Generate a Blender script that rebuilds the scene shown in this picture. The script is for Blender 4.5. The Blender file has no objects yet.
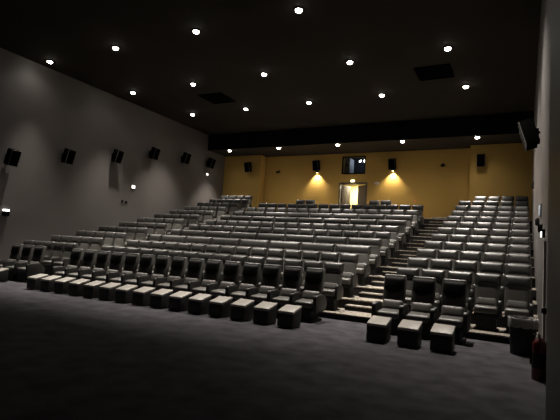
import bpy, bmesh, math, random
from mathutils import Vector, Matrix, noise
R = math.radians
random.seed(7)
C = bpy.context.scene.collection
sc = bpy.context.scene

# ------------------------------------------------------------------ materials
def mat(name, col, rough=0.7, spec=0.5, metal=0.0, col2=None, scale=8.0, bump=0.0, bscale=60.0, emit=None, estr=0.0, sheen=0.0, lo=0.35, hi=0.65, rough2=None):
    m = bpy.data.materials.new(name); m.use_nodes = True
    nt = m.node_tree; b = nt.nodes['Principled BSDF']
    b.inputs['Base Color'].default_value = (*col, 1)
    b.inputs['Roughness'].default_value = rough
    b.inputs['Metallic'].default_value = metal
    b.inputs['Specular IOR Level'].default_value = spec
    if sheen:
        b.inputs['Sheen Weight'].default_value = sheen
    tc = nt.nodes.new('ShaderNodeTexCoord')
    if col2:
        n = nt.nodes.new('ShaderNodeTexNoise'); n.inputs['Scale'].default_value = scale; n.inputs['Detail'].default_value = 6
        r = nt.nodes.new('ShaderNodeValToRGB')
        r.color_ramp.elements[0].position = lo; r.color_ramp.elements[0].color = (*col, 1)
        r.color_ramp.elements[1].position = hi; r.color_ramp.elements[1].color = (*col2, 1)
        nt.links.new(tc.outputs['Object'], n.inputs['Vector'])
        nt.links.new(n.outputs['Fac'], r.inputs['Fac'])
        nt.links.new(r.outputs['Color'], b.inputs['Base Color'])
    if bump:
        n2 = nt.nodes.new('ShaderNodeTexNoise'); n2.inputs['Scale'].default_value = bscale; n2.inputs['Detail'].default_value = 4
        bp = nt.nodes.new('ShaderNodeBump'); bp.inputs['Strength'].default_value = bump; bp.inputs['Distance'].default_value = 0.01
        nt.links.new(tc.outputs['Object'], n2.inputs['Vector'])
        nt.links.new(n2.outputs['Fac'], bp.inputs['Height'])
        nt.links.new(bp.outputs['Normal'], b.inputs['Normal'])
    if emit:
        b.inputs['Emission Color'].default_value = (*emit, 1)
        b.inputs['Emission Strength'].default_value = estr
    return m

M = {}
M['leather'] = mat('grey_leather', (0.066, 0.063, 0.057), 0.46, 0.6, col2=(0.08, 0.076, 0.069), scale=5, bump=0.06, bscale=90)
M['leather_head'] = mat('shaded_headrest_leather', (0.020, 0.019, 0.0175), 0.43, 0.8, col2=(0.025, 0.024, 0.022), scale=5, bump=0.05, bscale=90)  # seat leather made darker: shade on the headrest fronts put into the colour
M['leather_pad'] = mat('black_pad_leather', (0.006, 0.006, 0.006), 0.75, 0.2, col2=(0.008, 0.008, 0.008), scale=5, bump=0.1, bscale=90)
M['arm'] = mat('armrest_leather', (0.018, 0.017, 0.016), 0.45, 0.5, bump=0.05, bscale=90)
M['black'] = mat('black_plastic', (0.006, 0.006, 0.006), 0.5, 0.3)
M['blacksat'] = mat('black_painted_metal', (0.0025, 0.0025, 0.0025), 0.8, 0.0)
M['grille'] = mat('speaker_grille', (0.0015, 0.0015, 0.0015), 0.9, 0.0)
M['rim'] = mat('speaker_rim', (0.07, 0.065, 0.06), 0.5, 0.5)
M['otto_top'] = mat('ottoman_glare_leather', (0.29, 0.272, 0.243), 0.40, 0.6, col2=(0.33, 0.308, 0.277), scale=4, bump=0.12, bscale=80)  # top leather lightened: downlight glare painted into its base colour
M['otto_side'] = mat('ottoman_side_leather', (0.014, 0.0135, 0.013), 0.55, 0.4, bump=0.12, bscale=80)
M['carpet'] = mat('charcoal_carpet', (0.032, 0.030, 0.035), 0.95, 0.1, col2=(0.078, 0.074, 0.084), scale=2.8, bump=0.6, bscale=180, sheen=0.05, lo=0.3, hi=0.72)
M['tread'] = mat('speckled_step_carpet', (0.15, 0.133, 0.113), 0.95, 0.1, col2=(0.37, 0.335, 0.285), scale=18, bump=0.5, bscale=150, lo=0.40, hi=0.6)
M['riser'] = mat('dark_riser', (0.014, 0.013, 0.013), 0.8, 0.2)
M['wall'] = mat('grey_fabric_wall', (0.092, 0.084, 0.081), 0.5, 0.6, col2=(0.103, 0.094, 0.090), scale=0.6, bump=0.15, bscale=120)
M['yellow'] = mat('ochre_wall', (0.40, 0.255, 0.070), 0.8, 0.2, col2=(0.43, 0.275, 0.078), scale=0.7, bump=0.1, bscale=90)
M['ceiling'] = mat('dark_ceiling', (0.016, 0.0138, 0.0118), 0.9, 0.1, col2=(0.019, 0.0165, 0.014), scale=0.5)
M['fascia'] = mat('black_fascia', (0.005, 0.005, 0.006), 0.9, 0.1)
M['soffit'] = mat('soffit_paint', (0.018, 0.0145, 0.011), 0.85, 0.2)
M['front'] = mat('front_wall_black', (0.015, 0.015, 0.015), 0.9, 0.1)
M['glow'] = mat('lamp_glow', (1, 1, 1), 0.5, 0.2, emit=(1.0, 0.93, 0.82), estr=45)
M['softglow'] = mat('soft_lamp_glow', (1, 1, 1), 0.5, 0.2, emit=(1.0, 0.95, 0.88), estr=5)
M['plateglow'] = mat('backlit_plate', (0.6, 0.65, 0.7), 0.4, 0.4, emit=(0.75, 0.88, 1.0), estr=0.6)
M['yglow'] = mat('exit_lamp_glow', (1, 1, 1), 0.5, 0.2, emit=(1.0, 0.86, 0.45), estr=14)
M['white'] = mat('white_plastic', (0.75, 0.72, 0.66), 0.5, 0.4)
M['grey'] = mat('grey_plastic', (0.25, 0.24, 0.23), 0.5, 0.4)
M['doorgrey'] = mat('grey_door_paint', (0.16, 0.13, 0.105), 0.55, 0.4)
M['doorframe'] = mat('door_frame_paint', (0.09, 0.075, 0.06), 0.5, 0.4)
M['corridor'] = mat('corridor_paint', (0.75, 0.66, 0.36), 0.8, 0.2)
M['booth'] = mat('booth_wall', (0.012, 0.015, 0.025), 0.8, 0.2)
M['booth_blue'] = mat('projector_casing', (0.22, 0.27, 0.34), 0.5, 0.4)
M['red'] = mat('red_gloss_paint', (0.10, 0.005, 0.0045), 0.3, 0.5)
M['redled'] = mat('red_indicator', (0.6, 0.02, 0.02), 0.4, 0.5, emit=(1, 0.05, 0.03), estr=.4)
M['chrome'] = mat('brushed_chrome', (0.6, 0.58, 0.55), 0.25, 0.5, metal=1.0)
M['strip'] = mat('pale_jamb', (0.5, 0.46, 0.42), 0.5, 0.4)
def glassmat(name, col, rough, trans=True, alpha=1.0):
    m = bpy.data.materials.new(name); m.use_nodes = True
    b = m.node_tree.nodes['Principled BSDF']
    b.inputs['Base Color'].default_value = (*col, 1); b.inputs['Roughness'].default_value = rough
    b.inputs['Transmission Weight'].default_value = 1.0 if trans else 0.0
    b.inputs['IOR'].default_value = 1.15; b.inputs['Alpha'].default_value = alpha
    return m
M['glass'] = glassmat('booth_glass', (0.95, 0.97, 1.0), 0.02)
M['film'] = glassmat('clear_bin_liner', (0.85, 0.83, 0.8), 0.06, False, 0.30)

# ------------------------------------------------------------------ helpers
def finish(name, bm, m, parent=None, smooth=True):
    me = bpy.data.meshes.new(name)
    bmesh.ops.recalc_face_normals(bm, faces=bm.faces)
    bm.to_mesh(me); bm.free()
    ms = m if isinstance(m, (list, tuple)) else [m]
    for k in ms: me.materials.append(M[k])
    if smooth:
        me.shade_smooth()
        me.set_sharp_from_angle(angle=R(40))
    o = bpy.data.objects.new(name, me); C.objects.link(o)
    if parent: o.parent = parent
    return o

def box(bm, x0, x1, y0, y1, z0, z1, bev=0.0, seg=2, mtx=None, mi=0):
    vs = [bm.verts.new((x, y, z)) for x in (x0, x1) for y in (y0, y1) for z in (z0, z1)]
    idx = [(0, 1, 3, 2), (4, 6, 7, 5), (0, 4, 5, 1), (2, 3, 7, 6), (0, 2, 6, 4), (1, 5, 7, 3)]
    fs = [bm.faces.new([vs[i] for i in q]) for q in idx]
    for f in fs: f.material_index = mi
    geo = vs
    if bev:
        es = list({e for f in fs for e in f.edges})
        r = bmesh.ops.bevel(bm, geom=es, offset=bev, segments=seg, profile=0.5, affect='EDGES')
        geo = list({v for f in r['faces'] for v in f.verts} | {v for v in vs if v.is_valid})
        for f in r['faces']: f.material_index = mi
    if mtx is not None:
        bmesh.ops.transform(bm, matrix=mtx, verts=[v for v in geo if v.is_valid])
    return bm

def B(*a, **k):
    bm = bmesh.new(); box(bm, *a, **k); return bm

def pillow(bm, outline, layers, mtx):
    """outline: 2-D loop (x,z); layers: (inset, depth). Rings joined, both ends capped."""
    cx = sum(p[0] for p in outline)/len(outline); cz = sum(p[1] for p in outline)/len(outline)
    w = max(p[0] for p in outline)-min(p[0] for p in outline); h = max(p[1] for p in outline)-min(p[1] for p in outline)
    rings = []
    for ins, d in layers:
        sx = max(0.02, 1-2*ins/w); sz = max(0.02, 1-2*ins/h)
        rings.append([bm.verts.new(mtx @ Vector((cx+(x-cx)*sx, d, cz+(z-cz)*sz))) for x, z in outline])
    n = len(outline)
    for a, b in zip(rings, rings[1:]):
        for i in range(n):
            bm.faces.new((a[i], a[(i+1) % n], b[(i+1) % n], b[i]))
    bm.faces.new(rings[0]); bm.faces.new(list(reversed(rings[-1])))

def rrect(w, h, r, n=5, z0=0.0, rb=None):
    rb = r if rb is None else rb
    pts = []
    for cx, cz, a0, rr in ((w/2-r, z0+h-r, 0, r), (-w/2+r, z0+h-r, 90, r), (-w/2+rb, z0+rb, 180, rb), (w/2-rb, z0+rb, 270, rb)):
        for i in range(n+1):
            a = R(a0+90*i/n); pts.append((cx+rr*math.cos(a), cz+rr*math.sin(a)))
    return pts

def prism_x(bm, prof, x0, x1, bev=0.0):
    """prof: loop of (y,z) extruded along x."""
    a = [bm.verts.new((x0, y, z)) for y, z in prof]; b = [bm.verts.new((x1, y, z)) for y, z in prof]
    n = len(prof); f1 = bm.faces.new(a); f2 = bm.faces.new(list(reversed(b)))
    for i in range(n): bm.faces.new((a[i], b[i], b[(i+1) % n], a[(i+1) % n]))
    if bev:
        es = list(f1.edges)+list(f2.edges)
        bmesh.ops.bevel(bm, geom=es, offset=bev, segments=2, profile=0.5, affect='EDGES')

def lathe(bm, prof, n=24, cx=0, cy=0, cap=True):
    rings = [[bm.verts.new((cx+r*math.cos(2*math.pi*i/n), cy+r*math.sin(2*math.pi*i/n), z)) for i in range(n)] for r, z in prof]
    for a, b in zip(rings, rings[1:]):
        for i in range(n): bm.faces.new((a[i], a[(i+1) % n], b[(i+1) % n], b[i]))
    if cap:
        bm.faces.new(list(reversed(rings[0]))); bm.faces.new(rings[-1])
    return rings

def tube(bm, pts, r, n=8):
    rings = []
    for i, p in enumerate(pts):
        p = Vector(p); a = Vector(pts[max(i-1, 0)]); b = Vector(pts[min(i+1, len(pts)-1)])
        t = (b-a).normalized(); u = t.orthogonal().normalized(); w = t.cross(u)
        rings.append([bm.verts.new(p+(u*math.cos(2*math.pi*k/n)+w*math.sin(2*math.pi*k/n))*r) for k in range(n)])
    for a, b in zip(rings, rings[1:]):
        for i in range(n): bm.faces.new((a[i], a[(i+1) % n], b[(i+1) % n], b[i]))
    bm.faces.new(rings[0]); bm.faces.new(list(reversed(rings[-1])))

def thing(name, label, cat, loc=(0, 0, 0), group=None, rot=(0, 0, 0)):
    o = bpy.data.objects.new(name, None); C.objects.link(o)
    o.location = loc; o.rotation_euler = rot; o.empty_display_size = 0.1
    o['label'] = label; o['category'] = cat
    if group: o['group'] = group
    return o

def tag(o, label, cat, group=None):
    o['label'] = label; o['category'] = cat
    if group: o['group'] = group
    return o

def struct(name, bm, m, parent=None, smooth=False):
    o = finish(name, bm, m, parent, smooth)
    if parent is None: o['kind'] = 'structure'
    return o

def dup(root, loc, label, group=None, rot=None):
    r = root.copy(); C.objects.link(r); r.location = loc; r['label'] = label
    if rot is not None: r.rotation_euler = rot
    if group: r['group'] = group
    for ch in list(root.children):
        c = ch.copy(); C.objects.link(c); c.parent = r
        for g in ch.children:
            d = g.copy(); C.objects.link(d); d.parent = c
    return r

# ------------------------------------------------------------------ room measures (metres)
XL, XR = -18.30, 0.33          # side walls
YB, YP = 26.50, 25.85          # recessed back wall, projecting back wall bays
YF = -5.0                      # screen wall behind the camera
H, HS, YS = 8.85, 7.86, 23.85  # ceiling, rear soffit, its front edge
NR = 13
LB, MB_, RB = (-17.80, -14.80), (-13.50, -4.27), (-2.87, 0.20)   # seat blocks
PITCH = 0.615
def yrow(r, x=-8.0):
    return 10.70+1.2*(r-1)-0.00147*(x+6.7)**2
def zrow(r):
    if r <= 1: return 0.0
    i = r-1
    return 1.143+0.2565*i+0.0056*i*i-1.25
ZT = 3.90

# ------------------------------------------------------------------ setting
struct('floor', B(XL-.3, XR+.3, YF-.3, 11.3, -0.25, 0.0), 'carpet')
# stepped seating floor: one terrace of carpeted levels with black risers
bm = bmesh.new()
for r in range(2, NR+1):
    y0 = yrow(r)-0.80; y1 = (yrow(r+1)-0.80) if r < NR else YB
    z = zrow(r)
    box(bm, XL, XR, y0, y1, -0.2, z-0.03, mi=1)
    box(bm, XL, XR, y0-0.012, y1, z-0.03, z, mi=0)
    if r == 2: box(bm, RB[0]+.06, XR, y0-.17, y0, -.2, z-.03, mi=1); box(bm, RB[0]+.06, XR, y0-.182, y0, z-.03, z, mi=0)
struct('floor', bm, ['tread', 'riser'])
# the half steps in both aisles
for ax0, ax1 in ((LB[1]+0.06, MB_[0]-0.06), (MB_[1]+0.06, RB[0]-0.06)):
    bm = bmesh.new()
    for r in range(2, NR+1):
        y0 = yrow(r)+0.06; y1 = (yrow(r+1)-0.80) if r < NR else YB-0.01
        z = zrow(r); zz = (z+(zrow(r+1) if r < NR else ZT+0.1))/2 if r < NR else ZT
        if r < NR:
            box(bm, ax0, ax1, y0, y1, z-0.01, zz-0.03, mi=1)
            box(bm, ax0, ax1, y0-0.012, y1, zz-0.03, zz, mi=0)
        else:
            box(bm, ax0, ax1, y0-0.3, y1, z-0.01, ZT-0.03, mi=1)
            box(bm, ax0, ax1, y0-0.312, y1, ZT-0.03, ZT, mi=0)
    struct('floor_aisle_steps', bm, ['tread', 'riser'])

struct('wall_left', B(XL-.3, XL, YF, YB+.3, -0.2, H), 'wall')
struct('wall_right', B(XR, XR+.3, 4.75, YB+.3, -0.2, H), 'wall')
bm = B(0.19, XR+.3, YF, 4.75, -0.2, H, bev=0.01)
struct('wall_right', bm, 'wall')
struct('wall_front', B(XL-.3, XR+.3, YF-.3, YF, -0.2, H), 'front')
struct('ceiling', B(XL-.3, XR+.3, YF-.3, YB+.3, H, H+.2), 'ceiling')
bm = B(XL, XR, YS, YB, HS, HS+0.04)
o = struct('ceiling_soffit', bm, 'soffit')
struct('ceiling_fascia', B(XL, XR, YS-0.04, YS, HS-0.02, H-0.001), 'fascia')

DX0, DX1, DZ0, DZ1 = -10.03, -8.38, ZT-0.13, 5.98
WX0, WX1, WZ0, WZ1 = -9.92, -8.53, 6.62, 7.62
bm = bmesh.new()
T = YB+.25
box(bm, XL, DX0, YB, T, -0.2, H); box(bm, DX1, XR, YB, T, -0.2, H)
box(bm, DX0, DX1, YB, T, -0.2, DZ0)
box(bm, DX0, WX0, YB, T, DZ1, H); box(bm, WX1, DX1, YB, T, DZ1, H)
box(bm, WX0, WX1, YB, T, DZ1, WZ0); box(bm, WX0, WX1, YB, T, WZ1, H)
bmesh.ops.remove_doubles(bm, verts=bm.verts, dist=1e-4)
struct('wall_back', bm, 'yellow')
struct('wall_back_left_bay', B(XL, -15.42, YP, YB, -0.2, HS), 'yellow')
struct('wall_back_right_bay', B(-2.57, XR, YP, YB, -0.2, HS), 'yellow')
# corridor behind the door
bm = bmesh.new()
box(bm, -11.6, -7.0, 29.2, 29.4, 3.5, 6.6)
box(bm, -11.8, -11.6, T, 29.4, 3.5, 6.6); box(bm, -7.0, -6.8, T, 29.4, 3.5, 6.6)
box(bm, -11.8, -6.8, T, 29.4, 6.35, 6.5)
struct('wall_corridor', bm, 'corridor')
struct('floor_corridor', B(-11.8, -6.8, T, 29.4, 3.6, DZ0), 'carpet')
# projection booth behind the window
struct('wall_booth_back', B(-10.7, -7.8, 28.6, 28.7, 6.5, 8.1), 'booth')
struct('wall_booth_left', B(-10.8, -10.7, T, 28.7, 6.5, 8.1), 'booth')
struct('wall_booth_right', B(-7.8, -7.7, T, 28.7, 6.5, 8.1), 'booth')
struct('ceiling_booth', B(-10.8, -7.7, T, 28.7, 8.0, 8.1), 'booth')
struct('floor_booth', B(-10.8, -7.7, T, 28.7, 6.5, 6.55), 'booth')

# window
bm = bmesh.new()
w = .05
box(bm, WX0-w, WX1+w, YB-.03, YB+.1, WZ1-.01, WZ1+w); box(bm, WX0-w, WX1+w, YB-.03, YB+.1, WZ0-w, WZ0+.01)
box(bm, WX0-w, WX0+.01, YB-.03, YB+.1, WZ0, WZ1); box(bm, WX1-.01, WX1+w, YB-.03, YB+.1, WZ0, WZ1)
win = struct('window_1', bm, 'blacksat')
struct('window_pane', B(WX0, WX1, YB+.06, YB+.066, WZ0, WZ1), 'glass', win)
# door with two leaves swung into the corridor
bm = bmesh.new()
box(bm, DX0-.07, DX0+.02, YB-.03, T, DZ0, DZ1+.07); box(bm, DX1-.02, DX1+.07, YB-.03, T, DZ0, DZ1+.07)
box(bm, DX0, DX1, YB-.03, T, DZ1-.02, DZ1+.07)
door = struct('door_1', bm, 'doorframe')
def leaf(hx, ang, sgn):
    bm = B(0, 0.80*sgn, -0.022, 0.022, DZ0+.01, DZ1-.03, bev=.004)
    bmesh.ops.transform(bm, matrix=Matrix.Translation((hx, T-.03, 0)) @ Matrix.Rotation(ang, 4, 'Z'), verts=bm.verts)
    lf = finish('door_leaf', bm, 'doorgrey', door)
    bm = bmesh.new(); tube(bm, [(0.70*sgn, -0.08, DZ0+1.0), (0.70*sgn, -0.08, DZ0+1.25)], .012)
    tube(bm, [(0.70*sgn, -0.08, DZ0+1.02), (0.70*sgn, -0.015, DZ0+1.02)], .01); tube(bm, [(0.70*sgn, -0.08, DZ0+1.23), (0.70*sgn, -0.015, DZ0+1.23)], .01)
    bmesh.ops.transform(bm, matrix=Matrix.Translation((hx, T-.03, 0)) @ Matrix.Rotation(ang, 4, 'Z'), verts=bm.verts)
    finish('door_handle', bm, 'chrome', lf)
leaf(DX0+.03, R(68), 1); leaf(DX1-.03, R(-33), -1)

# wall panel joint on the right wall beside the stairs, pale door jamb
struct('trim_1', B(XR-.035, XR, 8.75, 9.0, 0.0, 2.05), 'strip')

# ------------------------------------------------------------------ seats
AP = [(-.49, .30), (-.50, .61), (-.485, .655), (-.46, .675), (-.24, .675), (-.13, .65), (-.05, .59), (-.01, .51), (-.02, .42), (-.07, .34), (-.16, .30)]
AR = [(-.69, .24), (-.71, .55), (-.70, .60), (-.67, .63), (-.34, .645), (-.20, .62), (-.10, .56), (-.04, .47), (-.04, .38), (-.09, .29), (-.19, .24)]
def m_arm(prof, x, w=.085):
    bm = bmesh.new(); prism_x(bm, prof, x-w/2, x+w/2, .014); return bm
def tilt(y, z, a):
    return Matrix.Translation((0, y, z)) @ Matrix.Rotation(a, 4, 'X')
def m_seat(w, x=0):
    bm = bmesh.new()
    box(bm, x-w/2, x+w/2, -.54, -.10, .375, .52, bev=.045, seg=4)
    for v in bm.verts:       # crown the cushion, lift its front, sink its back
        t = (v.co.y+.54)/.44
        if v.co.z > .46: v.co.z += .02*math.cos((v.co.x-x)/w*math.pi)+.02*t
    return bm
def m_back(w, x=0):
    bm = bmesh.new()
    pillow(bm, rrect(w, .62, .04, 4), [(.03, .05), (.0, .03), (0, -.05), (.012, -.085), (.045, -.10), (.12, -.105)], Matrix.Translation((x, 0, 0)) @ tilt(-.12, .42, R(-9)))
    return bm
def m_lumbar(w, x=0):
    bm = bmesh.new()
    pillow(bm, rrect(w, .25, .05, 4), [(.03, .05), (0, .03), (0, -.03), (.015, -.07), (.05, -.09), (.09, -.095)], Matrix.Translation((x, 0, 0)) @ tilt(-.175, .49, R(-24)))
    return bm
def m_head(w, h=.29, z0=.955):
    bm = bmesh.new()
    pillow(bm, rrect(w, h, .028, 4), [(.03, .055), (.0, .03), (0, -.03), (.010, -.062), (.028, -.088), (.055, -.106), (.09, -.115), (.125, -.118)], tilt(-.045, z0, R(-9)))
    return bm
def m_base(w):
    bm = bmesh.new()
    box(bm, -w/2, w/2, -.48, -.10, .27, .38, bev=.01); box(bm, -w/2+.04, w/2-.04, -.44, -.14, .03, .27); box(bm, -w/2, w/2, -.48, -.08, 0, .035, bev=.006)
    return bm

def build_seat():
    t = thing('cinema_seat', 'x', 'seat')
    finish('base', m_base(.50), 'black', t)
    finish('seat_cushion', m_seat(.48, -.01), 'leather', t)
    finish('backrest', m_back(.51, -.01), 'leather', t)
    finish('lumbar_cushion', m_lumbar(.47, -.01), 'leather', t)
    finish('headrest', m_head(.548), 'leather_head', t)
    finish('armrest', m_arm(AP, .272, .075), 'arm', t)
    return t
def build_love():
    t = thing('loveseat', 'x', 'seat')
    finish('base', m_base(1.10), 'black', t)
    for s in (-1, 1):
        finish('seat_cushion', m_seat(.55, s*.28-.02), 'leather', t)
        finish('backrest', m_back(.565, s*.285-.01), 'leather', t)
        finish('lumbar_cushion', m_lumbar(.54, s*.28-.01), 'leather', t)
    finish('headrest', m_head(1.17), 'leather_head', t)
    finish('armrest', m_arm(AP, .572, .075), 'arm', t)
    return t
def build_recliner():
    t = thing('recliner_seat', 'x', 'seat')
    bm = bmesh.new()
    box(bm, -.24, .24, -.68, -.20, .26, .36, bev=.01); box(bm, -.20, .20, -.66, -.20, .06, .26); box(bm, -.27, .27, -.72, -.14, 0, .07, bev=.01)
    finish('base', bm, 'black', t)
    bm = bmesh.new()
    box(bm, -.24, .235, -.71, -.25, .32, .46, bev=.05, seg=4)
    for v in bm.verts:
        if v.co.z > .40: v.co.z += .02*math.cos(v.co.x/.48*math.pi)+.04*(v.co.y+.71)/.46
    finish('seat_cushion', bm, 'leather', t)
    bm = bmesh.new()
    pillow(bm, rrect(.46, .26, .05, 4), [(.03, .05), (0, .03), (0, -.03), (.015, -.07), (.05, -.09), (.09, -.095)], Matrix.Translation((-.003, 0, 0)) @ tilt(-.27, .44, R(-20)))
    finish('lumbar_cushion', bm, 'leather', t)
    bm = bmesh.new()
    pillow(bm, rrect(.49, .60, .045, 4), [(.03, .07), (0, .045), (0, -.03), (.012, -.055), (.04, -.066), (.12, -.07)], Matrix.Translation((-.005, 0, 0)) @ tilt(-.155, .64, R(-11)))
    finish('backrest', bm, 'leather', t)
    # headrest pad with a semicircular lower edge
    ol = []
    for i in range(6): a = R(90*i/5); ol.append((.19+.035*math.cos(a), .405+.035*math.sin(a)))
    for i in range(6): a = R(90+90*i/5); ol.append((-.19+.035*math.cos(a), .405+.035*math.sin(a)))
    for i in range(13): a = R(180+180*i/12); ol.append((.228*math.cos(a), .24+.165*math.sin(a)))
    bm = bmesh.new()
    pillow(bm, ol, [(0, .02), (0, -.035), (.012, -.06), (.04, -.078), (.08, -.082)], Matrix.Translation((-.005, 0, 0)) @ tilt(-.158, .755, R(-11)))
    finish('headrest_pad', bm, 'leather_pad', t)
    bm = bmesh.new(); box(bm, -.247, .237, -.105, .035, 1.175, 1.25, bev=.035, seg=4)
    finish('headrest_roll', bm, 'leather_head', t)
    a = finish('armrest', m_arm(AR, .292, .09), 'arm', t)
    bm = bmesh.new(); lathe(bm, [(.034, .64), (.034, .66), (.026, .66), (.026, .64)], 14, .292, -.62, cap=False)
    finish('cup_holder', bm, 'black', a)
    return t
seat0, love0, rec0 = build_seat(), build_love(), build_recliner()
armL = {'seat': finish('armrest', m_arm(AP, -.318, .07), 'arm'), 'love': finish('armrest', m_arm(AP, -.625, .07), 'arm'), 'rec': finish('armrest', m_arm(AR, -.30, .09), 'arm')}
used = {}
ORD = ['first', 'second', 'third', 'fourth', 'fifth', 'sixth', 'seventh', 'eighth', 'ninth', 'tenth', 'eleventh', 'twelfth', 'thirteenth', 'fourteenth', 'fifteenth']
BN = {'L': 'left', 'M': 'middle', 'R': 'right'}
def put(kind, blk, r, k, n, x, end_left):
    src = {'seat': seat0, 'love': love0, 'rec': rec0}[kind]
    loc = (x, yrow(r, x), zrow(r))
    rowtxt = 'front row' if r == 1 else ('rearmost row' if r == NR else ORD[r-1]+' row')
    pos = ORD[k]+' from left'
    if k == n-1: pos = 'rightmost'
    if k == 0: pos = 'leftmost'
    nm = {'seat': 'dark grey cinema seat', 'love': 'wide grey double seat', 'rec': 'grey recliner with black headrest'}[kind]
    lab = '%s, %s in %s of %s block' % (nm, pos, rowtxt, BN[blk])
    grp = {'seat': 'cinema seats in the raked rows', 'love': 'double seats of the middle block', 'rec': 'front row recliners'}[kind]
    if kind not in used:
        used[kind] = 1; t = src; t.location = loc; t['label'] = lab; t['group'] = grp
        t['_e'] = 0
    else:
        t = dup(src, loc, lab, grp)
    if end_left: ends.append((t, kind))
    return t
ends = []
def run(blk, r, kinds, x_right, pitch=PITCH):
    """kinds listed from the right end to the left end"""
    x = x_right; seats = []
    for kd in kinds:
        w = pitch*(2 if kd == 'love' else 1)
        seats.append((kd, x-w/2)); x -= w
    seats.reverse(); n = len(seats)
    for k, (kd, xc) in enumerate(seats): put(kd, blk, r, k, n, xc, k == 0)
run('R', 1, ['rec']*3, -0.97, .635)
run('M', 1, ['rec']*15, MB_[1]+.03)
run('L', 1, ['rec']*3, LB[1]+.05)
for r in range(2, 13):
    run('L', r, ['seat']*5, LB[1]+.05, .60)
    run('R', r, ['seat']*5, RB[1]+.01, .616)
    if r in (4, 5, 8, 9): run('M', r, ['love']*7+['seat'], MB_[1]+.035)
    elif r < 12: run('M', r, ['seat']*15, MB_[1]+.035)
run('L', 13, ['seat']*4, -15.31, .60); run('R', 13, ['seat']*4, RB[1]+.01, .616)
# the two pairs in front of the door landing (twelfth row, middle block)
for pair, xr in (('left', -10.46), ('right', -6.13)):
    for k in range(2):
        x = xr-PITCH*(1.5-k)
        t = dup(seat0, (x, yrow(12, x), zrow(12)), 'dark grey cinema seat, %s one of the %s pair behind the middle block' % (['left', 'right'][k], pair), 'paired seats behind the middle block')
        if k == 0: ends.append((t, 'seat'))
for t, kd in ends:
    a = armL[kd].copy(); C.objects.link(a); a.parent = t
for a in armL.values(): bpy.data.objects.remove(a)
for o in (seat0, love0, rec0):
    if '_e' in o: del o['_e']

# ------------------------------------------------------------------ ottomans
def build_ottoman():
    t = thing('ottoman', 'x', 'ottoman')
    wedge = lambda bm: [setattr(v.co, 'z', v.co.z+.10*(v.co.y+.20)/.40) for v in bm.verts if v.co.z > .2]
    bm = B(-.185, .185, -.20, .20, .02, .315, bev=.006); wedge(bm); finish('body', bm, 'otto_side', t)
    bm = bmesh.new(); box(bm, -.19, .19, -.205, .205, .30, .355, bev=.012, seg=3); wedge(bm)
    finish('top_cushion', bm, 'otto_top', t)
    for sx in (-1, 1):
        for sy in (-1, 1):
            bm = bmesh.new(); lathe(bm, [(.016, 0), (.02, .02), (.012, .03)], 10, sx*.155, sy*.17); finish('foot', bm, 'chrome', t)
    return t
ott = build_ottoman(); first = True
for blk, n, xr, p, dy in (('M', 15, -4.42, .602, 0), ('R', 3, -1.27, .59, -.04), ('L', 3, -15.28, PITCH, 0.36)):
    for k in range(n):
        x = xr-p*(n-1-k); y = 9.06+dy-0.00147*(x+6.7)**2
        pos = 'leftmost' if k == 0 else ('rightmost' if k == n-1 else ORD[k]+' from left')
        lab = 'boxy leather ottoman, %s before the %s block front row' % (pos, BN[blk])
        if first: ott.location = (x, y, 0); ott['label'] = lab; ott['group'] = 'footrest ottomans'; first = False
        else: dup(ott, (x, y, 0), lab, 'footrest ottomans')

# ------------------------------------------------------------------ ceiling lights
GXR = [[-2.35, -6.06, -9.91, -13.72, -17.52], [-2.38, -5.86, -9.57, -13.24, -16.92], [-2.2, -5.69, -9.24, -12.83, -16.3], [-2.1, -5.75, -9.40, -13.2, -16.75]]
rowsL = [(11.75, H), (15.8, H), (19.62, H), (24.1, HS)]
RN = ['front', 'second', 'third', 'rear soffit']
XP = ['rightmost', 'second from right', 'middle', 'second from left', 'leftmost']
def build_dl():
    t = thing('ceiling_downlight', 'x', 'ceiling light')
    bm = bmesh.new(); lathe(bm, [(.105, -.001), (.15, -.001), (.155, -.02), (.15, -.03), (.105, -.03), (.105, -.001)], 28, cap=False)
    finish('trim_ring', bm, 'blacksat', t)
    bm = bmesh.new(); lathe(bm, [(.104, -.002), (.104, -.03), (.098, -.055), (.08, -.08), (.05, -.097), (.015, -.104)], 28)
    finish('lens', bm, 'glow', t)
    return t
dl = build_dl(); first = True
SPOT = 5600
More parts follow.
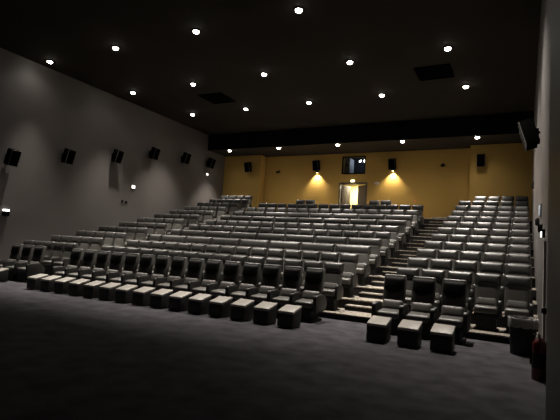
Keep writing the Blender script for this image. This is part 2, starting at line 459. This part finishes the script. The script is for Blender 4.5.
for ri, (y, z) in enumerate(rowsL):
    for xi, x in enumerate(GXR[ri]):
        lab = 'round white ceiling downlight, %s of the %s row' % (XP[xi], RN[ri])
        if first: t = dl; t.location = (x, y, z); t['label'] = lab; t['group'] = 'ceiling downlights'; first = False
        else: t = dup(dl, (x, y, z), lab, 'ceiling downlights')
        ld = bpy.data.lights.new('downlight_beam', 'SPOT'); ld.energy = SPOT*[1.2, 1, 1, .88][ri]
        ld.spot_size = R([71, 64, 64, 64][ri]); ld.spot_blend = 0.7; ld.shadow_soft_size = 0.09; ld.color = (1.0, .92, .82)
        lo = bpy.data.objects.new('downlight_beam', ld); C.objects.link(lo); lo.location = (x, y, z-.13)
        if xi == 4: lo.rotation_euler = (0, R([-14, -6, 2, 4][ri]), 0)      # adjustable heads: outer ones are aimed
        if xi == 4: ld.spot_size = R([66, 68, 76, 74][ri]); ld.spot_blend = 1.0; ld.energy *= [1.1, 1.15, .9, .8][ri]
        if xi == 0: lo.rotation_euler = (0, R([-14, -14, -12, 0][ri]), 0)
        if xi == 0 and ri < 3: ld.spot_size = R(92); ld.spot_blend = 0.9; ld.energy = SPOT*.95
        ld = bpy.data.lights.new('downlight_spill', 'SPOT'); ld.energy = SPOT*(.04 if xi < 4 else .02)
        ld.spot_size = R(150); ld.spot_blend = 1.0; ld.shadow_soft_size = 0.09; ld.color = (1.0, .92, .82)
        lo = bpy.data.objects.new('downlight_spill', ld); C.objects.link(lo); lo.location = (x, y, z-.13)

# vents
def build_vent():
    t = thing('ceiling_vent', 'x', 'vent')
    bm = bmesh.new(); s = .66
    box(bm, -s, s, -s, -s+.06, -.03, -.001); box(bm, -s, s, s-.06, s, -.03, -.001); box(bm, -s, -s+.06, -s, s, -.03, -.001); box(bm, s-.06, s, -s, s, -.03, -.001)
    finish('frame', bm, 'blacksat', t)
    finish('backing', B(-.6, .6, -.6, .6, -.006, -.001), 'fascia', t)
    for k in range(9):
        bm = B(-.6, .6, -.045, .045, -.004, .004, mtx=Matrix.Translation((0, -.52+.13*k, -.018)) @ Matrix.Rotation(R(12), 4, 'X'))
        finish('slat', bm, 'blacksat', t)
    return t
v = build_vent(); v.location = (-3.15, 17.8, H); v['label'] = 'square black slatted vent on the ceiling right of centre'; v['group'] = 'ceiling vents'
dup(v, (-13.35, 17.8, H), 'square black slatted vent on the ceiling above the left rows', 'ceiling vents')

# ------------------------------------------------------------------ loudspeakers
def build_speaker():
    """box speaker, face towards +x, tilted down; bracket plate at x=0"""
    t = thing('wall_speaker', 'x', 'speaker')
    tm = Matrix.Translation((.30, 0, 0)) @ Matrix.Rotation(R(17), 4, 'Y')
    bm = bmesh.new(); box(bm, -.16, .16, -.19, .19, -.32, .32, bev=.02, mtx=tm)
    finish('cabinet', bm, 'blacksat', t)
    bm = bmesh.new(); box(bm, .16, .178, -.175, .175, -.304, .304, bev=.006, mtx=tm)
    finish('grille', bm, 'grille', t)
    bm = bmesh.new()
    for q in ((-.19, -.177, -.32, .32), (.177, .19, -.32, .32), (-.177, .177, -.32, -.306), (-.177, .177, .306, .32)): box(bm, .16, .184, *q, mtx=tm)
    finish('front_rim', bm, 'rim', t)
    bm = bmesh.new(); box(bm, 0, .025, -.11, .11, -.14, .14, bev=.004); tube(bm, [(.01, 0, 0), (.18, 0, 0)], .035, 10); box(bm, .09, .17, -.08, .08, -.09, .09, bev=.006)
    finish('wall_bracket', bm, 'blacksat', t)
    return t
sp = build_speaker(); sp.location = (XL, 10.95, 4.62); sp['group'] = 'surround speakers on left wall'
sp['label'] = 'tilted black surround speaker on left wall, nearest to the screen'
names = ['second', 'third', 'fourth', 'fifth']
for k, (y, z) in enumerate([(13.45, 5.2), (16.2, 5.8), (18.75, 6.5), (21.4, 6.8), (23.9, 7.0)]):
    lab = 'tilted black surround speaker on left wall, %s from the front' % names[k] if k < 4 else 'tilted black surround speaker on left wall, nearest the back wall'
    dup(sp, (XL, y, z), lab, 'surround speakers on left wall')
for (y, z), w_ in (((13.3, 5.08), 'nearest the camera, seen large'), ((16.2, 5.65), 'behind the larger one'), ):
    dup(sp, (XR+.06, y, z), 'tilted black surround speaker high on right wall, '+w_, 'surround speakers on right wall', (0, 0, R(180)))
for x, z, y, lab in ((-16.2, 7.02, YP, 'black speaker on the left ochre wall bay'), (-11.58, 7.12, YB, 'black speaker on ochre wall over the left wall glow'),
                     (-6.80, 7.05, YB, 'black speaker on ochre wall over the right wall glow, right of window'), (-2.02, 6.98, YP, 'black speaker on the right ochre wall bay')):
    dup(sp, (x, y, z), lab, 'black speakers on the back wall', (0, 0, R(-90)))

# lamps below the two middle speakers, washing the ochre wall
for x, s in ((-11.58, 'left'), (-6.80, 'right')):
    t = thing('wall_washer', 'small black downward wall lamp under the %s middle back speaker' % s, 'wall light', (x, YB, 6.74), 'wall washer lamps')
    bm = bmesh.new(); box(bm, -.09, .09, -.16, 0, -.05, .07, bev=.01); finish('housing', bm, 'blacksat', t)
    bm = bmesh.new(); box(bm, -.06, .06, -.13, -.03, -.056, -.051); finish('lens', bm, 'yglow', t)
    ld = bpy.data.lights.new('wall_washer_beam', 'SPOT'); ld.energy = 620; ld.spot_size = R(104); ld.spot_blend = .8; ld.shadow_soft_size = .04; ld.color = (1, .86, .6)
    lo = bpy.data.objects.new('wall_washer_beam', ld); C.objects.link(lo); lo.location = (x, YB-.17, 6.67); lo.rotation_euler = (R(12), 0, 0)

# cameras on back wall
def build_cam():
    t = thing('security_camera', 'x', 'camera')
    bm = bmesh.new(); box(bm, -.05, .05, -.02, .02, -.05, .05); tube(bm, [(0, -.01, 0), (0, -.10, .02), (0, -.14, -.02)], .018)
    finish('bracket', bm, 'blacksat', t)
    bm = bmesh.new(); box(bm, -.09, .09, -.36, -.06, -.13, .02, bev=.03, seg=3, mtx=Matrix.Rotation(R(14), 4, 'X')); finish('housing', bm, 'black', t)
    bm = bmesh.new(); lathe(bm, [(.05, 0), (.05, .03)], 14)
    bmesh.ops.transform(bm, matrix=Matrix.Rotation(R(14), 4, 'X') @ Matrix.Translation((0, -.355, -.055)) @ Matrix.Rotation(R(90), 4, 'X'), verts=bm.verts)
    finish('camera_lens', bm, 'blacksat', t)
    return t
cm = build_cam(); cm.location = (-14.33, YB, 6.88); cm['label'] = 'small black camera on the ochre wall near its left pilaster'; cm['group'] = 'small black wall cameras'
dup(cm, (-4.02, YB, 7.02), 'small black camera on the ochre wall, right side high up', 'small black wall cameras')

# emergency lamp over the door, unlit fixture, red indicator
t = thing('exit_lamp', 'glowing lamp box above the lit doorway in back wall', 'lamp', (-9.22, YB-.001, 6.14))
finish('housing', B(-.13, .13, -.05, 0, -.07, .07, bev=.008), 'white', t)
finish('diffuser', B(-.11, .11, -.075, -.05, -.055, .055, bev=.008), 'yglow', t)
t = thing('emergency_light', 'small oval pale light fixture right of the doorway', 'lamp', (-7.73, YB-.001, 5.98))
bm = bmesh.new(); pillow(bm, rrect(.30, .14, .065, 5, z0=-.07), [(0, .03), (0, 0), (0, -.04), (.02, -.06), (.05, -.065)], Matrix.Identity(4)); finish('housing', bm, 'white', t)
bm = bmesh.new(); pillow(bm, rrect(.20, .04, .018, 4, z0=-.06), [(0, -.066), (0, -.072)], Matrix.Identity(4)); finish('diffuser', bm, 'grey', t)
bm = bmesh.new(); lathe(bm, [(.035, -.03), (.035, 0), (.03, .02), (.015, .03)], 14)
bmesh.ops.transform(bm, matrix=Matrix.Translation((-5.49, YB, 4.97)) @ Matrix.Rotation(R(90), 4, 'X'), verts=bm.verts)
tag(finish('call_point', bm, 'redled'), 'tiny red indicator on ochre wall right of paired seats', 'indicator')

# projector casing and booth lamps seen through the window
t = thing('projector', 'pale blue projector casing behind the booth window', 'projector', (-9.95, 27.7, 6.55))
finish('casing', B(-.20, .20, -.4, .4, .12, 1.22, bev=.03), 'booth_blue', t)
finish('pedestal', B(-.16, .16, -.3, .3, 0, .12), 'blacksat', t)
bm = bmesh.new(); lathe(bm, [(.07, 0), (.07, .10), (.055, .10), (.055, .02)], 16)
bmesh.ops.transform(bm, matrix=Matrix.Translation((0, -.4, .75)) @ Matrix.Rotation(R(90), 4, 'X'), verts=bm.verts); finish('projector_lens', bm, 'black', t)
for x, z, s, l in ((-9.28, 7.72, .05, 'smaller booth lamp seen left through the window'), (-8.98, 7.72, .10, 'brighter booth lamp seen right through the window')):
    bm = bmesh.new(); bmesh.ops.create_uvsphere(bm, u_segments=14, v_segments=8, radius=s)
    t = thing('booth_lamp', l, 'lamp', (x, 28.0, z), 'lamps in the projection booth')
    finish('bulb', bm, 'softglow', t)
    pl = bpy.data.lights.new('booth_lamp_light', 'POINT'); pl.energy = 12; pl.shadow_soft_size = .05; po = bpy.data.objects.new('booth_lamp_light', pl); C.objects.link(po); po.location = (x, 27.8, z-.1)
    bm = bmesh.new(); tube(bm, [(0, 0, s*.8), (0, 0, 8.0-z)], .01); finish('rod', bm, 'blacksat', t)

# left wall fittings
def wallbox(name, label, cat, x, y, z, sy, sz, d, mhouse, mlens, sgn=1, group=None):
    t = thing(name, label, cat, (x, y, z), group)
    finish('housing', B(-sgn*.02, sgn*d, -sy/2, sy/2, -sz/2, sz/2, bev=.008), mhouse, t)
    if mlens:
        x0, x1 = sorted((sgn*d, sgn*(d+.02)))
        finish('lens', B(x0, x1, -sy*.4, sy*.4, -sz*.38, sz*.38, bev=.004), mlens, t)
    return t
t = thing('wall_lamp', 'white-topped dark lamp low on left wall, below the nearest speaker', 'wall light', (XL, 11.1, 2.45), 'left wall lamps')
finish('housing', B(-.02, .12, -.12, .12, -.15, .03, bev=.01), 'blacksat', t)
finish('diffuser', B(-.02, .11, -.11, .11, .031, .11, bev=.01), 'softglow', t)
wallbox('wall_lamp', 'small glowing white lamp on left wall above dark sockets', 'wall light', XL, 17.67, 4.48, .26, .2, .06, 'grey', 'softglow', 1, 'left wall lamps')
wallbox('wall_lamp', 'small glowing white lamp on left wall near the back wall', 'wall light', XL, 23.9, 6.27, .2, .16, .06, 'grey', 'softglow', 1, 'left wall lamps')
for dy, s in ((-.13, 'left'), (.13, 'right')):
    wallbox('wall_socket', 'small dark socket on left wall, %s one of two' % s, 'socket', XL, 17.18+dy, 3.64, .12, .11, .035, 'black', 'blacksat', 1, 'dark sockets on left wall')
# right wall fittings
wallbox('motion_sensor', 'small black sensor high on right wall by last rows', 'sensor', XR, 21.5, 5.0, .12, .28, .06, 'black', 'blacksat', -1)
wallbox('control_panel', 'pale backlit control plate on right wall', 'switch', XR, 11.4, 2.85, .34, .26, .03, 'grey', 'plateglow', -1)
wallbox('junction_box', 'small black box on right wall beside the pale plate', 'wall box', XR, 12.8, 2.72, .16, .18, .07, 'black', 'blacksat', -1)
wallbox('call_button_panel', 'black box on right wall under the pale plate', 'wall box', XR, 10.7, 2.40, .26, .16, .06, 'black', 'blacksat', -1)
t = thing('wall_lamp', 'small bright lamp on right wall above pale jamb', 'wall light', (XR, 9.35, 2.2))
finish('housing', B(-.05, 0, -.08, .08, -.05, .09, bev=.008), 'black', t)
finish('diffuser', B(-.07, -.05, -.06, .06, -.05, .05, bev=.008), 'softglow', t)
wallbox('door_holder', 'small black fitting on right wall low above fire extinguisher', 'wall box', XR, 8.35, .95, .08, .1, .05, 'black', 'blacksat', -1)

# ------------------------------------------------------------------ bin and extinguisher
t = thing('waste_bin', 'round black waste bin with clear liner by the right block', 'bin', (.015, 9.86, 0))
bm = bmesh.new(); lathe(bm, [(.205, 0), (.21, .01), (.235, .62), (.245, .625), (.245, .64), (.225, .64), (.20, .03)], 32); finish('bucket', bm, 'black', t)
bm = bmesh.new()
rings = []
n = 48
for j, (r, z) in enumerate([(.252, .50), (.256, .56), (.258, .62), (.252, .67), (.235, .675), (.215, .62), (.205, .5)]):
    rings.append([])
    for i in range(n):
        a = 2*math.pi*i/n
        q = noise.noise(Vector((math.cos(a)*9, math.sin(a)*9, j*1.7)))
        rr = r+.016*max(-.3, q)+(.012*math.sin(i*3.7) if j == 0 else .004*math.sin(i*5.1))
        zz = z+(.03*noise.noise(Vector((math.cos(a)*4, math.sin(a)*4, 5.))) if j in (0, 3, 4) else 0)
        rings[-1].append(bm.verts.new((rr*math.cos(a), rr*math.sin(a), zz)))
for a, b in zip(rings, rings[1:]):
    for i in range(n): bm.faces.new((a[i], a[(i+1) % n], b[(i+1) % n], b[i]))
finish('liner', bm, 'film', t)

t = thing('fire_extinguisher', 'red fire extinguisher standing on carpet against right wall', 'fire extinguisher', (.227, 7.86, 0))
bm = bmesh.new(); lathe(bm, [(.092, 0), (.098, .012), (.098, .49), (.09, .53), (.068, .56), (.045, .585), (.03, .60)], 28); cyl = finish('cylinder', bm, 'red', t)
bm = bmesh.new(); lathe(bm, [(.098, .17), (.0995, .171), (.0995, .38), (.098, .381)], 28, cap=False); finish('label_band', bm, 'black', cyl)
bm = bmesh.new(); lathe(bm, [(.024, .60), (.024, .645), (.015, .65)], 14); finish('valve', bm, 'chrome', t)
bm = bmesh.new(); tube(bm, [(0, .02, .645), (-.03, -.05, .67), (-.05, -.11, .675)], .009); tube(bm, [(0, .02, .635), (-.03, -.05, .63), (-.05, -.10, .61)], .009); finish('handle', bm, 'chrome', t)
bm = bmesh.new(); tube(bm, [(0, .0, .63), (-.07, .01, .64), (-.102, .01, .58), (-.111, .01, .48), (-.111, .01, .2)], .011); finish('hose', bm, 'black', t)

# ------------------------------------------------------------------ fill from corridor and world
ld = bpy.data.lights.new('corridor_lamp', 'AREA'); ld.energy = 420; ld.size = 1.0; ld.color = (1, .93, .66)
lo = bpy.data.objects.new('corridor_lamp', ld); C.objects.link(lo); lo.location = (-9.4, 28.1, 6.3)
wd = bpy.data.worlds.new('World'); sc.world = wd; wd.use_nodes = True
wd.node_tree.nodes['Background'].inputs[0].default_value = (0, 0, 0, 1)

# ------------------------------------------------------------------ camera
cam = bpy.data.cameras.new('Camera'); co = bpy.data.objects.new('Camera', cam); C.objects.link(co); sc.camera = co
cam.sensor_fit = 'HORIZONTAL'; cam.sensor_width = 36; cam.lens = 36*461.14/560; cam.clip_start = .02; cam.clip_end = 200
yaw, pit, rol = 0.4891, 0.0895, 0.0655
fw = Vector((-math.sin(yaw)*math.cos(pit), math.cos(yaw)*math.cos(pit), math.sin(pit)))
rt = Vector((math.cos(yaw), math.sin(yaw), 0)); up = rt.cross(fw)
c_, s_ = math.cos(rol), math.sin(rol)
rt2 = rt*c_+up*s_; up2 = up*c_-rt*s_
m = Matrix((rt2, up2, -fw)).transposed().to_4x4(); m.translation = (0, 0, 1.6)
co.matrix_world = m
sc.view_settings.view_transform = 'Standard'; sc.view_settings.look = 'None'
sc.view_settings.exposure = -1.0; sc.view_settings.gamma = 1.0; sc.view_settings.use_curve_mapping = False
